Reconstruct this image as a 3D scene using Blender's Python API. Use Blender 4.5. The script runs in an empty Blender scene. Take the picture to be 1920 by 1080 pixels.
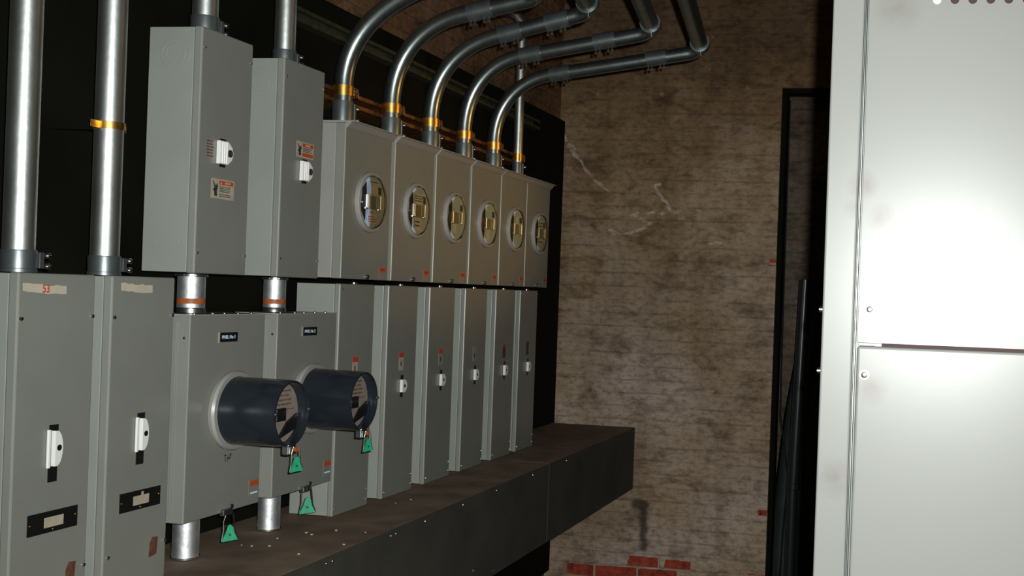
import bpy, bmesh, math, random
from mathutils import Vector, Matrix
random.seed(7)
S = bpy.context.scene
C = S.collection
PI = math.pi

# ------------------------------------------------------------------ materials
def new_mat(name):
    m = bpy.data.materials.new(name); m.use_nodes = True
    nt = m.node_tree
    return m, nt, nt.nodes['Principled BSDF']

def plain(name, col, rough=.5, metal=0., spec=.5, noise=0., nscale=20., bump=0., bscale=60.):
    m, nt, b = new_mat(name)
    b.inputs['Base Color'].default_value = (*col, 1)
    b.inputs['Roughness'].default_value = rough
    b.inputs['Metallic'].default_value = metal
    b.inputs['Specular IOR Level'].default_value = spec
    if noise or bump:
        tc = nt.nodes.new('ShaderNodeTexCoord')
    if noise:
        n = nt.nodes.new('ShaderNodeTexNoise'); n.inputs['Scale'].default_value = nscale
        n.inputs['Detail'].default_value = 6
        nt.links.new(tc.outputs['Object'], n.inputs['Vector'])
        r = nt.nodes.new('ShaderNodeMapRange')
        r.inputs['From Min'].default_value = .3; r.inputs['From Max'].default_value = .7
        r.inputs['To Min'].default_value = 1 - noise; r.inputs['To Max'].default_value = 1 + noise
        nt.links.new(n.outputs['Fac'], r.inputs['Value'])
        mx = nt.nodes.new('ShaderNodeVectorMath'); mx.operation = 'SCALE'
        mx.inputs[0].default_value = col
        nt.links.new(r.outputs['Result'], mx.inputs['Scale'])
        nt.links.new(mx.outputs[0], b.inputs['Base Color'])
    if bump:
        n2 = nt.nodes.new('ShaderNodeTexNoise'); n2.inputs['Scale'].default_value = bscale
        nt.links.new(tc.outputs['Object'], n2.inputs['Vector'])
        bp = nt.nodes.new('ShaderNodeBump'); bp.inputs['Strength'].default_value = bump
        bp.inputs['Distance'].default_value = .004
        nt.links.new(n2.outputs['Fac'], bp.inputs['Height'])
        nt.links.new(bp.outputs['Normal'], b.inputs['Normal'])
    return m

GREY   = plain('grey_enamel', (0.897, 0.938, 0.876), .42, 0, .45, .05, 5)
GREYL  = plain('grey_enamel_meter', (0.97, 0.938, 0.897), .42, 0, .45, .05, 5)
COVER_SHADED  = plain('grey_cover_shaded', (.74, .745, .68), .45, 0, .45, .05, 6)  # darker than the bodies: weaker light on the fronts is put into this grey
HOODM  = plain('grey_hood', (0.938, 0.917, 0.876), .45, 0, .45)
def lacquer(m, tint, base, rough=.33):
    """grey enamel: pale ground under a tinted semi-gloss coat"""
    b = m.node_tree.nodes['Principled BSDF']
    b.inputs['Coat Weight'].default_value = 1; b.inputs['Coat IOR'].default_value = 1.5; b.inputs['Coat Roughness'].default_value = rough
    b.inputs['Coat Tint'].default_value = (*tint, 1); b.inputs['Specular IOR Level'].default_value = 0
for _m in (GREY, GREYL, COVER_SHADED, HOODM): lacquer(_m, (.36, .365, .35), None)
GALVR  = plain('matte_zinc', (.80, .82, .83), .52, 1., .5, .14, 45, .15, 60)
GALV   = plain('galvanised_pipe', (.62, .65, .62), .43, 1., .5, .16, 9, .12, 40)
GALVD  = plain('galvanised_dull', (.25, .285, .275), .33, .95, .5, .18, 25)
CAST   = plain('cast_connector', (.16, .185, .185), .40, .75, .5, .15, 30)
SCREW  = plain('zinc_screw', (.75, .74, .7), .25, 1.)
GOLD   = plain('yellow_zinc', (.80, .47, .12), .33, 1., .5, .3, 90)
RUSTY  = plain('yellow_zinc_strut', (.22, .10, .035), .45, .7, .5, .5, 30)
STRUT  = plain('dark_strut', (.06, .062, .035), .5, .5, .4, .3, 30)
BLACK  = plain('black_plastic', (.008, .008, .008), .4)
BLACKW = plain('black_board', (.0048, .0048, .0026), .85, 0, .1, .4, 4)
WHITEP = plain('white_plastic', (.86, .86, .82), .35)
CHROME = plain('bright_metal', (.85, .84, .82), .18, 1.)
CHROMEJ = plain('satin_jaw', (.85, .93, 1.0), .42, .6)
TAN    = plain('tan_label', (.42, .36, .27), .6, 0, .3, .12, 60)
TAPE   = plain('masking_tape', (.52, .46, .36), .7, 0, .2, .06, 30)
REDM   = plain('red_ink', (.55, .05, .03), .5)
ORNG   = plain('orange_red_print', (.50, .075, .02), .5)
BROWNL = plain('brown_label', (.13, .055, .035), .6, 0, .3, .4, 60)
BAND   = plain('rust_red_ring', (.34, .085, .02), .5, 0, .4, .15, 60)
BARREL = plain('black_barrel', (.014, .018, .024), .22, 0, .5)
FACEP  = plain('meter_face', (.24, .20, .165), .5, 0, .4, .1, 50)
GREEN  = plain('green_plastic', (.025, .33, .17), .35, 0, .5, .15, 80)
PAPER  = plain('paper_label', (.68, .82, 1.0), .6, 0, .2, .1, 80)
INNER  = plain('socket_interior', (.50, .70, 1.0), .45, 0, .4, .1, 30)
INK    = plain('dark_ink', (.03, .03, .035), .6)
CRUMB  = plain('plaster_crumb', (.55, .45, .33), .9)
PVC    = plain('dark_pipe', (.02, .022, .024), .28, 0, .5)
TARP   = plain('dark_sheet', (.030, .040, .036), .6, 0, .25, .3, 6)
FLOORM = plain('dark_concrete', (.035, .03, .026), .9, 0, .2, .3, 3)
CEILM  = plain('dark_ceiling', (.03, .024, .018), .9, 0, .2, .3, 3)
DUCTF  = plain('trough_paint', (.06, .058, .048), .5, 0, .3, .15, 5)
SEALM  = plain('dark_red_seal', (.030, .010, .008), .7)
SEAMM  = plain('dark_seam', (.012, .010, .008), .7)

def trough_top_mat():
    m, nt, b = new_mat('dusty_trough_paint')
    N, L = nt.nodes, nt.links
    tc = N.new('ShaderNodeTexCoord'); g = N.new('ShaderNodeNewGeometry')
    sep = N.new('ShaderNodeSeparateXYZ'); L.new(g.outputs['Normal'], sep.inputs[0])
    n = N.new('ShaderNodeTexNoise'); n.inputs['Scale'].default_value = 9; n.inputs['Detail'].default_value = 8
    L.new(tc.outputs['Object'], n.inputs['Vector'])
    cr = N.new('ShaderNodeValToRGB')
    cr.color_ramp.elements[0].position = .3; cr.color_ramp.elements[0].color = (.135, .095, .066, 1)
    cr.color_ramp.elements[1].position = .72; cr.color_ramp.elements[1].color = (.26, .185, .13, 1)
    L.new(n.outputs['Fac'], cr.inputs[0])
    n2 = N.new('ShaderNodeTexNoise'); n2.inputs['Scale'].default_value = 5; n2.inputs['Detail'].default_value = 6
    L.new(tc.outputs['Object'], n2.inputs['Vector'])
    cr2 = N.new('ShaderNodeValToRGB')
    cr2.color_ramp.elements[0].position = .3; cr2.color_ramp.elements[0].color = (.045, .043, .035, 1)
    cr2.color_ramp.elements[1].position = .75; cr2.color_ramp.elements[1].color = (.07, .067, .055, 1)
    L.new(n2.outputs['Fac'], cr2.inputs[0])
    st = N.new('ShaderNodeMath'); st.operation = 'GREATER_THAN'; st.inputs[1].default_value = .7
    L.new(sep.outputs['Z'], st.inputs[0])
    mx = N.new('ShaderNodeMix'); mx.data_type = 'RGBA'
    L.new(st.outputs[0], mx.inputs[0]); L.new(cr2.outputs[0], mx.inputs[6]); L.new(cr.outputs[0], mx.inputs[7])
    L.new(mx.outputs[2], b.inputs['Base Color'])
    b.inputs['Roughness'].default_value = .75; b.inputs['Specular IOR Level'].default_value = .25
    return m
TROUGH = trough_top_mat()

def brick_mat(name, axis, main=True, dark=1.0):
    """painted brickwork; axis 'x' = wall running along X, 'y' = along Y. Object coordinates are world metres."""
    m, nt, b = new_mat(name)
    N, L = nt.nodes, nt.links
    tc = N.new('ShaderNodeTexCoord')
    sep = N.new('ShaderNodeSeparateXYZ'); L.new(tc.outputs['Object'], sep.inputs[0])
    cmb = N.new('ShaderNodeCombineXYZ')
    L.new(sep.outputs['X' if axis == 'x' else 'Y'], cmb.inputs[0]); L.new(sep.outputs['Z'], cmb.inputs[1])
    P = cmb.outputs[0]
    def math_(op, a, c=None, d=None, clamp=False):
        n = N.new('ShaderNodeMath'); n.operation = op; n.use_clamp = clamp
        for i, v in enumerate((a, c, d)):
            if v is None: continue
            if isinstance(v, (int, float)): n.inputs[i].default_value = v
            else: L.new(v, n.inputs[i])
        return n.outputs[0]
    def noise(scale, det=6, rough=.6, stretch=(1, 1, 1), dist=0):
        mp = N.new('ShaderNodeMapping'); mp.inputs['Scale'].default_value = stretch
        L.new(P, mp.inputs[0])
        n = N.new('ShaderNodeTexNoise'); n.inputs['Scale'].default_value = scale
        n.inputs['Detail'].default_value = det; n.inputs['Roughness'].default_value = rough
        n.inputs['Distortion'].default_value = dist
        L.new(mp.outputs[0], n.inputs['Vector'])
        return n.outputs['Fac']
    def ramp(f, stops):
        r = N.new('ShaderNodeValToRGB')
        while len(r.color_ramp.elements) < len(stops): r.color_ramp.elements.new(.5)
        for e, (p, c) in zip(r.color_ramp.elements, stops):
            e.position = p; e.color = (*c, 1)
        L.new(f, r.inputs[0]); return r.outputs[0]
    def mix(f, a, c, mode='MIX'):
        x = N.new('ShaderNodeMix'); x.data_type = 'RGBA'; x.blend_type = mode
        if isinstance(f, (int, float)): x.inputs[0].default_value = f
        else: L.new(f, x.inputs[0])
        for i, v in ((6, a), (7, c)):
            if isinstance(v, tuple): x.inputs[i].default_value = (*v, 1)
            else: L.new(v, x.inputs[i])
        return x.outputs[2]
    # slightly wavy coordinates so the courses are not ruled
    wob = N.new('ShaderNodeTexNoise'); wob.inputs['Scale'].default_value = 7; wob.inputs['Detail'].default_value = 4
    L.new(P, wob.inputs['Vector'])
    wv = N.new('ShaderNodeVectorMath'); wv.operation = 'MULTIPLY_ADD'
    L.new(wob.outputs['Color'], wv.inputs[0]); wv.inputs[1].default_value = (.014, .014, 0)
    off = N.new('ShaderNodeVectorMath'); off.operation = 'ADD'; L.new(P, off.inputs[0]); off.inputs[1].default_value = (.055, -.002, 0)
    L.new(off.outputs[0], wv.inputs[2])
    br = N.new('ShaderNodeTexBrick'); L.new(wv.outputs[0], br.inputs['Vector'])
    br.inputs['Scale'].default_value = 1.0
    br.inputs['Brick Width'].default_value = .222; br.inputs['Row Height'].default_value = .0672
    br.inputs['Mortar Size'].default_value = .006; br.inputs['Mortar Smooth'].default_value = .4
    br.inputs['Color1'].default_value = (1, 1, 1, 1); br.inputs['Color2'].default_value = (.72, .72, .72, 1)
    br.inputs['Mortar'].default_value = (0, 0, 0, 1)
    mortar = br.outputs['Fac']
    # paint
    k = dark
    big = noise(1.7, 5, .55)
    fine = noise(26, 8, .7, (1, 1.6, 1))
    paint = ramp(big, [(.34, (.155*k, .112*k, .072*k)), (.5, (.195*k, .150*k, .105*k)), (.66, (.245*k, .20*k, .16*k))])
    paint = mix(.75, paint, ramp(fine, [(.32, (.36, .31, .27)), (.50, (.98, .98, .98)), (.70, (1.38, 1.34, 1.28))]), 'MULTIPLY')
    paint = paint if main or axis == 'x' else mix(1.0, paint, (.80, .56, .40), 'MULTIPLY')
    if main:
        paint = mix(.7, paint, ramp(noise(3.1, 4, .55), [(.35, (1.04, 1.0, .86)), (.65, (1.03, .98, 1.04))]), 'MULTIPLY')
    # grime runs and blotches
    blot = ramp(noise(5.5, 7, .65, (1, 1.8, 1), .4), [(.32, (.34, .27, .22)), (.50, (1.03, 1.03, 1.03))])
    paint = mix(.8, paint, blot, 'MULTIPLY')
    runs = ramp(noise(7, 4, .5, (1, .12, 1)), [(.35, (.7, .66, .62)), (.55, (1, 1, 1))])
    paint = mix(.6, paint, runs, 'MULTIPLY')
    if main:
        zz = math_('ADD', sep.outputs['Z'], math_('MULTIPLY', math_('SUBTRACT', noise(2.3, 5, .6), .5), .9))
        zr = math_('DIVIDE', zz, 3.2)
        height_tone = ramp(zr, [(.15, (1.16, 1.17, 1.24)), (.46, (1.0, 1.0, 1.02)), (.62, (.92, .86, .72)), (.74, (.62, .54, .43)), (.88, (.36, .29, .22))])  # darker and browner towards the top, paler low down
        paint = mix(1.0, paint, height_tone, 'MULTIPLY')
    # mortar lines, broken up: strong in some places, painted over in others
    sw = N.new('ShaderNodeSeparateXYZ'); L.new(wv.outputs[0], sw.inputs[0])
    fr = math_('FRACT', math_('DIVIDE', sw.outputs['Y'], .0672))
    bed = math_('MULTIPLY', math_('SUBTRACT', math_('ABSOLUTE', math_('SUBTRACT', fr, .5)), .40), 10.0, clamp=True)
    joint = math_('MAXIMUM', bed, math_('MULTIPLY', mortar, .22))
    mm = math_('MULTIPLY', joint, math_('MULTIPLY', math_('SUBTRACT', noise(4.2, 6, .65, (1, 2.2, 1)), .44, clamp=True), 5.0, clamp=True))
    # only the bed joints are open
    col = mix(math_('MULTIPLY', mm, .66), paint, (.062*k, .042*k, .028*k))
    # pale flakes
    fl = math_('MULTIPLY', math_('SUBTRACT', noise(21, 6, .65), .66, clamp=True), 14.0, clamp=True)
    col = mix(math_('MULTIPLY', fl, .55), col, (.36*k, .31*k, .25*k))
    zw = sep.outputs['Z']; hw = sep.outputs['X' if axis == 'x' else 'Y']
    if main:
        def box(x0, x1, z0, z1):
            a = math_('MULTIPLY', math_('GREATER_THAN', hwn, x0), math_('LESS_THAN', hwn, x1))
            c = math_('MULTIPLY', math_('GREATER_THAN', zwn, z0), math_('LESS_THAN', zwn, z1))
            return math_('MULTIPLY', a, c)
        jig = math_('MULTIPLY', math_('SUBTRACT', noise(30, 4, .6), .5), .03)
        hwn = math_('ADD', hw, jig); zwn = math_('ADD', zw, math_('MULTIPLY', jig, .6))
        msk = box(-1.76, -1.19, -.2, .125)
        for q in ((-1.44, -1.275, .133, .184), (-1.252, -1.12, .127, .178), (-.88, -.74, -.2, .138), (-1.76, -1.15, -.2, .06), (-.79, -.745, .43, .465), (-.775, -.745, 1.665, 1.70)):
            msk = math_('MAXIMUM', msk, box(*q))
        redb = ramp(noise(24, 6, .6), [(.3, (.10, .018, .012)), (.5, (.36, .055, .028)), (.75, (.50, .10, .05))])
        redb = mix(mortar, redb, (.42, .33, .24))
        col = mix(msk, col, redb)
        # dark streak and patch under the trough end
        def seg(a, c, w0, soft):
            a = Vector((a[0], a[1], 0)); c = Vector((c[0], c[1], 0)); d = c - a
            s1 = N.new('ShaderNodeVectorMath'); s1.operation = 'SUBTRACT'; L.new(wv2, s1.inputs[0]); s1.inputs[1].default_value = a
            s2 = N.new('ShaderNodeVectorMath'); s2.operation = 'DOT_PRODUCT'; L.new(s1.outputs[0], s2.inputs[0]); s2.inputs[1].default_value = d / d.length_squared
            h = math_('MULTIPLY', s2.outputs['Value'], 1.0, clamp=True)
            s3 = N.new('ShaderNodeVectorMath'); s3.operation = 'SCALE'; s3.inputs[0].default_value = d; L.new(h, s3.inputs['Scale'])
            s4 = N.new('ShaderNodeVectorMath'); s4.operation = 'DISTANCE'; L.new(s1.outputs[0], s4.inputs[0]); L.new(s3.outputs[0], s4.inputs[1])
            return math_('DIVIDE', math_('SUBTRACT', w0 + soft, s4.outputs['Value']), soft, clamp=True)
        wvn = N.new('ShaderNodeVectorMath'); wvn.operation = 'MULTIPLY_ADD'
        nn = N.new('ShaderNodeTexNoise'); nn.inputs['Scale'].default_value = 22; nn.inputs['Detail'].default_value = 4; L.new(P, nn.inputs['Vector'])
        L.new(nn.outputs['Color'], wvn.inputs[0]); wvn.inputs[1].default_value = (.045, .045, 0)
        o2 = N.new('ShaderNodeVectorMath'); o2.operation = 'ADD'; L.new(P, o2.inputs[0]); o2.inputs[1].default_value = (-.0225, -.0225, 0)
        L.new(o2.outputs[0], wvn.inputs[2]); wv2 = wvn.outputs[0]
        dk = seg((-1.372, .43), (-1.366, .225), .008, .02)
        dk = math_('MAXIMUM', dk, seg((-1.41, .447), (-1.365, .447), .016, .02))
        col = mix(math_('MULTIPLY', dk, .8), col, (.03, .022, .016))
        # chalky scratches
        sc = None
        for q in ((-1.856, 2.287, -1.791, 2.201), (-1.791, 2.201, -1.702, 2.08), (-1.702, 2.08, -1.621, 2.019), (-1.381, 2.046, -1.28, 1.927),
                  (-1.381, 2.046, -1.34, 2.054), (-1.28, 1.927, -1.247, 1.914), (-1.494, 1.901, -1.388, 1.857), (-1.494, 1.901, -1.321, 1.918),
                  (-1.393, 1.857, -1.428, 1.835), (-1.428, 1.835, -1.538, 1.8), (-1.538, 1.8, -1.608, 1.82), (-1.08, 1.77, -1.02, 1.775)):
            s = seg(q[:2], q[2:], .0035, .007)
            sc = s if sc is None else math_('MAXIMUM', sc, s)
        sc = math_('MULTIPLY', sc, math_('MULTIPLY', math_('SUBTRACT', noise(28, 4, .6), .38, clamp=True), 3.5, clamp=True))
        col = mix(math_('MULTIPLY', sc, .8), col, (.70, .62, .50))
    L.new(col, b.inputs['Base Color'])
    b.inputs['Roughness'].default_value = .78; b.inputs['Specular IOR Level'].default_value = .25
    hgt = math_('ADD', math_('MULTIPLY', joint, -.8), math_('MULTIPLY', noise(40, 6, .65), .8))
    hgt = math_('ADD', hgt, math_('MULTIPLY', noise(6, 4, .5), 1.2))
    bp = N.new('ShaderNodeBump'); bp.inputs['Strength'].default_value = .55; bp.inputs['Distance'].default_value = .006
    L.new(hgt, bp.inputs['Height']); L.new(bp.outputs['Normal'], b.inputs['Normal'])
    return m
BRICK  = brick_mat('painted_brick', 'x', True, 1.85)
BRICKL = brick_mat('brown_brick', 'y', False, 1.25)
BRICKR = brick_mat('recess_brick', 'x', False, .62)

def cab_mat():
    m, nt, b = new_mat('pale_grey_enamel')
    N, L = nt.nodes, nt.links
    tc = N.new('ShaderNodeTexCoord')
    n = N.new('ShaderNodeTexNoise'); n.inputs['Scale'].default_value = 3.2; n.inputs['Detail'].default_value = 8; n.inputs['Roughness'].default_value = .65
    L.new(tc.outputs['Object'], n.inputs['Vector'])
    cr = N.new('ShaderNodeValToRGB')
    e = cr.color_ramp.elements
    e[0].position = .28; e[0].color = (.20, .178, .160, 1)
    e[1].position = .42; e[1].color = (.222, .226, .208, 1)
    L.new(n.outputs['Fac'], cr.inputs[0])
    col = cr.outputs[0]
    for (sx, sz, r, k) in ((-.516, 1.70, .030, .55), (-.483, 1.645, .028, .5), (-.489, 1.355, .032, .5), (-.53, 1.66, .02, .4), (-.545, 1.20, .04, .3), (-.47, 2.0, .05, .25)):
        d = N.new('ShaderNodeVectorMath'); d.operation = 'DISTANCE'; d.inputs[1].default_value = (sx, -.3, sz)
        L.new(tc.outputs['Object'], d.inputs[0])
        nz = N.new('ShaderNodeTexNoise'); nz.inputs['Scale'].default_value = 38; nz.inputs['Detail'].default_value = 5; L.new(tc.outputs['Object'], nz.inputs['Vector'])
        a = N.new('ShaderNodeMapRange'); a.inputs['From Min'].default_value = r; a.inputs['From Max'].default_value = 0; a.inputs['To Max'].default_value = k*2
        L.new(d.outputs['Value'], a.inputs['Value'])
        m2 = N.new('ShaderNodeMath'); m2.operation = 'MULTIPLY'; m2.use_clamp = True; L.new(a.outputs[0], m2.inputs[0]); L.new(nz.outputs['Fac'], m2.inputs[1])
        x = N.new('ShaderNodeMix'); x.data_type = 'RGBA'; L.new(m2.outputs[0], x.inputs[0]); L.new(col, x.inputs[6]); x.inputs[7].default_value = (.12, .085, .065, 1)
        col = x.outputs[2]
    L.new(col, b.inputs['Base Color'])
    b.inputs['Roughness'].default_value = .325; b.inputs['Specular IOR Level'].default_value = .30
    return m
PALE = cab_mat()

def glass_mat():
    m = bpy.data.materials.new('clear_cover'); m.use_nodes = True
    nt = m.node_tree; N, L = nt.nodes, nt.links; N.clear()
    o = N.new('ShaderNodeOutputMaterial'); t = N.new('ShaderNodeBsdfTransparent'); g = N.new('ShaderNodeBsdfGlossy')
    t.inputs[0].default_value = (.93, .95, .96, 1); g.inputs['Roughness'].default_value = .08
    f = N.new('ShaderNodeFresnel'); f.inputs[0].default_value = 1.15
    mx = N.new('ShaderNodeMixShader'); L.new(f.outputs[0], mx.inputs[0]); L.new(t.outputs[0], mx.inputs[1]); L.new(g.outputs[0], mx.inputs[2])
    L.new(mx.outputs[0], o.inputs[0]); return m
GLASS = glass_mat()

# ------------------------------------------------------------------ mesh helpers
class MB:
    def __init__(s): s.bm = bmesh.new()
    def _fin(s, verts, mi, smooth):
        fs = set()
        for v in verts:
            for f in v.link_faces: fs.add(f)
        for f in fs: f.material_index = mi; f.smooth = smooth
    def box(s, x0, x1, y0, y1, z0, z1, bev=0, mi=0, seg=2):
        r = bmesh.ops.create_cube(s.bm, size=1)
        vs = r['verts']
        for v in vs:
            v.co = Vector(((x0+x1)/2 + v.co.x*(x1-x0), (y0+y1)/2 + v.co.y*(y1-y0), (z0+z1)/2 + v.co.z*(z1-z0)))
        s._fin(vs, mi, False)
        if bev:
            es = list({e for v in vs for e in v.link_edges})
            bmesh.ops.bevel(s.bm, geom=es, offset=bev, segments=seg, affect='EDGES', profile=.5, material=-1)
        return s
    def cyl(s, p0, p1, r0, r1=None, n=32, mi=0, cap=True, smooth=True):
        r1 = r0 if r1 is None else r1
        p0, p1 = Vector(p0), Vector(p1); d = p1 - p0
        q = d.to_track_quat('Z', 'Y'); A = []; B = []
        for i in range(n):
            a = 2*PI*i/n; u = q @ Vector((math.cos(a), math.sin(a), 0))
            A.append(s.bm.verts.new(p0 + u*r0)); B.append(s.bm.verts.new(p1 + u*r1))
        for i in range(n):
            f = s.bm.faces.new((A[i], A[(i+1) % n], B[(i+1) % n], B[i])); f.smooth = smooth; f.material_index = mi
        if cap:
            f = s.bm.faces.new(A[::-1]); f.material_index = mi
            f = s.bm.faces.new(B); f.material_index = mi
        return s
    def tube(s, pts, r, n=28, mi=0, cap=True):
        pts = [Vector(p) for p in pts]; rings = []
        t0 = (pts[1]-pts[0]).normalized()
        q = t0.to_track_quat('Z', 'Y'); u = q @ Vector((1, 0, 0))
        for i, p in enumerate(pts):
            t = ((pts[min(i+1, len(pts)-1)] - pts[max(i-1, 0)])).normalized()
            u = (u - t*u.dot(t)).normalized(); w = t.cross(u)
            rings.append([s.bm.verts.new(p + (u*math.cos(2*PI*k/n) + w*math.sin(2*PI*k/n))*r) for k in range(n)])
        for a, c in zip(rings, rings[1:]):
            for k in range(n):
                f = s.bm.faces.new((a[k], a[(k+1) % n], c[(k+1) % n], c[k])); f.smooth = True; f.material_index = mi
        if cap:
            s.bm.faces.new(rings[0][::-1]).material_index = mi; s.bm.faces.new(rings[-1]).material_index = mi
        return s
    def lathe(s, c, axis, prof, n=40, mi=0):
        """prof: list of (r, h) along axis from centre c"""
        c = Vector(c); q = Vector(axis).to_track_quat('Z', 'Y'); ax = Vector(axis).normalized(); rings = []
        for r, h in prof:
            if r < 1e-6: rings.append([s.bm.verts.new(c + ax*h)])
            else: rings.append([s.bm.verts.new(c + ax*h + q @ Vector((math.cos(2*PI*k/n)*r, math.sin(2*PI*k/n)*r, 0))) for k in range(n)])
        for a, b in zip(rings, rings[1:]):
            for k in range(n):
                k2 = (k+1) % n
                if len(a) == 1 and len(b) == 1: continue
                if len(a) == 1: f = s.bm.faces.new((a[0], b[k2], b[k]))
                elif len(b) == 1: f = s.bm.faces.new((a[k], a[k2], b[0]))
                else: f = s.bm.faces.new((a[k], a[k2], b[k2], b[k]))
                f.smooth = True; f.material_index = mi
        return s
    def prism_x(s, poly, x0, x1, mi=0):
        """polygon in (y,z) extruded along x"""
        A = [s.bm.verts.new((x0, y, z)) for y, z in poly]; B = [s.bm.verts.new((x1, y, z)) for y, z in poly]
        n = len(poly)
        for i in range(n): s.bm.faces.new((A[i], A[(i+1) % n], B[(i+1) % n], B[i])).material_index = mi
        s.bm.faces.new(A[::-1]).material_index = mi; s.bm.faces.new(B).material_index = mi
        return s
    def prism_y(s, poly, y0, y1, mi=0):
        A = [s.bm.verts.new((x, y0, z)) for x, z in poly]; B = [s.bm.verts.new((x, y1, z)) for x, z in poly]
        n = len(poly)
        for i in range(n): s.bm.faces.new((A[i], A[(i+1) % n], B[(i+1) % n], B[i])).material_index = mi
        s.bm.faces.new(A[::-1]).material_index = mi; s.bm.faces.new(B).material_index = mi
        return s
    def build(s, name, mats, parent=None, sharp=35):
        bmesh.ops.recalc_face_normals(s.bm, faces=s.bm.faces[:])
        for e in s.bm.edges:
            if len(e.link_faces) == 2 and e.link_faces[0].normal.angle(e.link_faces[1].normal, 0) > math.radians(sharp): e.smooth = False
        me = bpy.data.meshes.new(name); s.bm.to_mesh(me); s.bm.free()
        for m in (mats if isinstance(mats, (list, tuple)) else [mats]): me.materials.append(m)
        o = bpy.data.objects.new(name, me); C.objects.link(o)
        if parent: o.parent = parent
        return o

def empty(name, loc, label, cat, group=None):
    o = bpy.data.objects.new(name, None); C.objects.link(o); o.location = loc
    o.empty_display_size = .05
    o['label'] = label; o['category'] = cat
    if group: o['group'] = group
    return o
def tag(o, label, cat, group=None):
    o['label'] = label; o['category'] = cat
    if group: o['group'] = group
    return o
def struct(name, mb, m):
    o = mb.build(name, m); o['kind'] = 'structure'; return o
def copy_tree(o, parent=None):
    c = o.copy(); C.objects.link(c); c.parent = parent
    for ch in [x for x in bpy.data.objects if x.parent == o]: copy_tree(ch, c)
    return c
def text(name, s, size, loc, mat, parent, sx=1.0):
    """raised lettering on a face that looks along +X"""
    cu = bpy.data.curves.new(name, 'FONT'); cu.body = s; cu.size = size; cu.align_x = 'CENTER'; cu.align_y = 'CENTER'; cu.extrude = .0002
    cu.offset = size*.012
    t = bpy.data.objects.new(name, cu)
    me = bpy.data.meshes.new_from_object(t)
    bpy.data.objects.remove(t)
    R = Matrix(((0, 0, 1), (sx, 0, 0), (0, 1, 0)))
    for v in me.vertices: v.co = R @ v.co
    me.materials.clear(); me.materials.append(mat)
    o = bpy.data.objects.new(name, me); C.objects.link(o); o.location = loc; o.parent = parent
    return o

XF = -1.6      # front plane of every box on the board
XB = -1.80     # face of the black board
DEP = .131     # depth of the boxes

# ------------------------------------------------------------------ setting
YB = 5.75
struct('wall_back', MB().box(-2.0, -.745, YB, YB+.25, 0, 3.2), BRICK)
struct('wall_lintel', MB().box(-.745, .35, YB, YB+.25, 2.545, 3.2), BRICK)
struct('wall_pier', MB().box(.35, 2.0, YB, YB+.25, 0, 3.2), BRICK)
struct('wall_left', MB().box(-2.08, -1.88, -2.0, YB, 0, 3.2), BRICKL)
struct('wall_right', MB().box(2.0, 2.2, -2.0, YB+.25, 0, 3.2), CEILM)
struct('wall_front', MB().box(-2.08, 2.2, -2.2, -2.0, 0, 3.2), CEILM)
struct('floor', MB().box(-2.08, 2.2, -2.2, YB+1.0, -.1, 0), FLOORM)
struct('ceiling', MB().box(-2.08, 2.2, -2.2, YB+1.0, 3.2, 3.3), CEILM)
# recess behind the doorway
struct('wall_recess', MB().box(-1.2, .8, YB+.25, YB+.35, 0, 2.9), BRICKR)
w = MB(); w.box(-.744, -.722, YB+.02, YB+.12, 0, 2.544); w.box(-.722, .349, YB+.02, YB+.12, 2.524, 2.544)
struct('trim_2', w, BLACKW)

# ------------------------------------------------------------------ black board and struts
b = MB().box(-1.879, XB, -.4, 5.585, .12, 2.345, .003)
tag(b.build('mounting_board', BLACKW), 'large black board on the left wall behind all the grey boxes', 'board')
def strut(y0, y1, z, x0, x1, mat, label):
    s = MB(); h = .0205
    prof = [(x0, z-h), (x1, z-h), (x1, z-h*.45), (x1-.003, z-h*.45), (x1-.003, z-h+.003), (x0+.003, z-h+.003), (x0+.003, z+h-.003), (x1-.003, z+h-.003), (x1-.003, z+h*.45), (x1, z+h*.45), (x1, z+h), (x0, z+h)]
    s.prism_y(prof, y0, y1)
    o = s.build('strut_channel', mat); tag(o, label, 'metal rail', 'strut channels on the board'); return o
strut(2.99, 5.1, 2.252, XB, -1.762, STRUT, 'dark metal strut rail high on the black board, behind the bent conduits')
strut(3.02, 4.72, 2.047, XB, -1.708, RUSTY, 'rusty yellow strut rail just above the round-window meter sockets, holding the gold clamps')
strut(1.86, 4.66, 1.30, XB, XF-DEP-.001, STRUT, 'dark strut rail behind the lower row of grey boxes')
strut(2.53, 4.78, 1.72, XB, XF-DEP-.001, STRUT, 'dark strut rail behind the upper row of grey boxes')

# ------------------------------------------------------------------ trough
TZ0, TZ1, TXF = .556, .854, -1.38
tr = empty('cable_trough', ((TXF-1.745)/2, 3.3, TZ0), 'long dark rectangular metal trough with brown dusty top running under the grey boxes', 'trough')
def rel(p, o): return Vector(p) - o.location
ox, oy, oz = tr.location
m = MB().box(-1.799-ox, TXF-ox, .7-oy, 4.236-oy, 0, TZ1-oz, .002); m.build('trough_section', TROUGH, tr)
m = MB().box(-1.799-ox, TXF-ox, 4.240-oy, 5.54-oy, 0, TZ1-oz, .002); m.build('trough_section', TROUGH, tr)
m = MB().box(-1.795-ox, TXF-.002-ox, 4.2355-oy, 4.2405-oy, .002, TZ1-.002-oz); m.build('joint', SEAMM, tr)
m = MB().box(-1.799-ox, TXF+.001-ox, 5.54-oy, 5.546-oy, 0, TZ1+.001-oz, .001); m.build('end_plate', DUCTF, tr)
def screw_x(p, r=.005, h=.004, mat=SCREW, parent=None, name='screw'):
    p = Vector(p)
    return MB().lathe(p, (1, 0, 0), [(r, -.0012), (r, h*.35), (r*.8, h*.8), (r*.35, h), (0, h)], 14).build(name, mat, parent)
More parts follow.
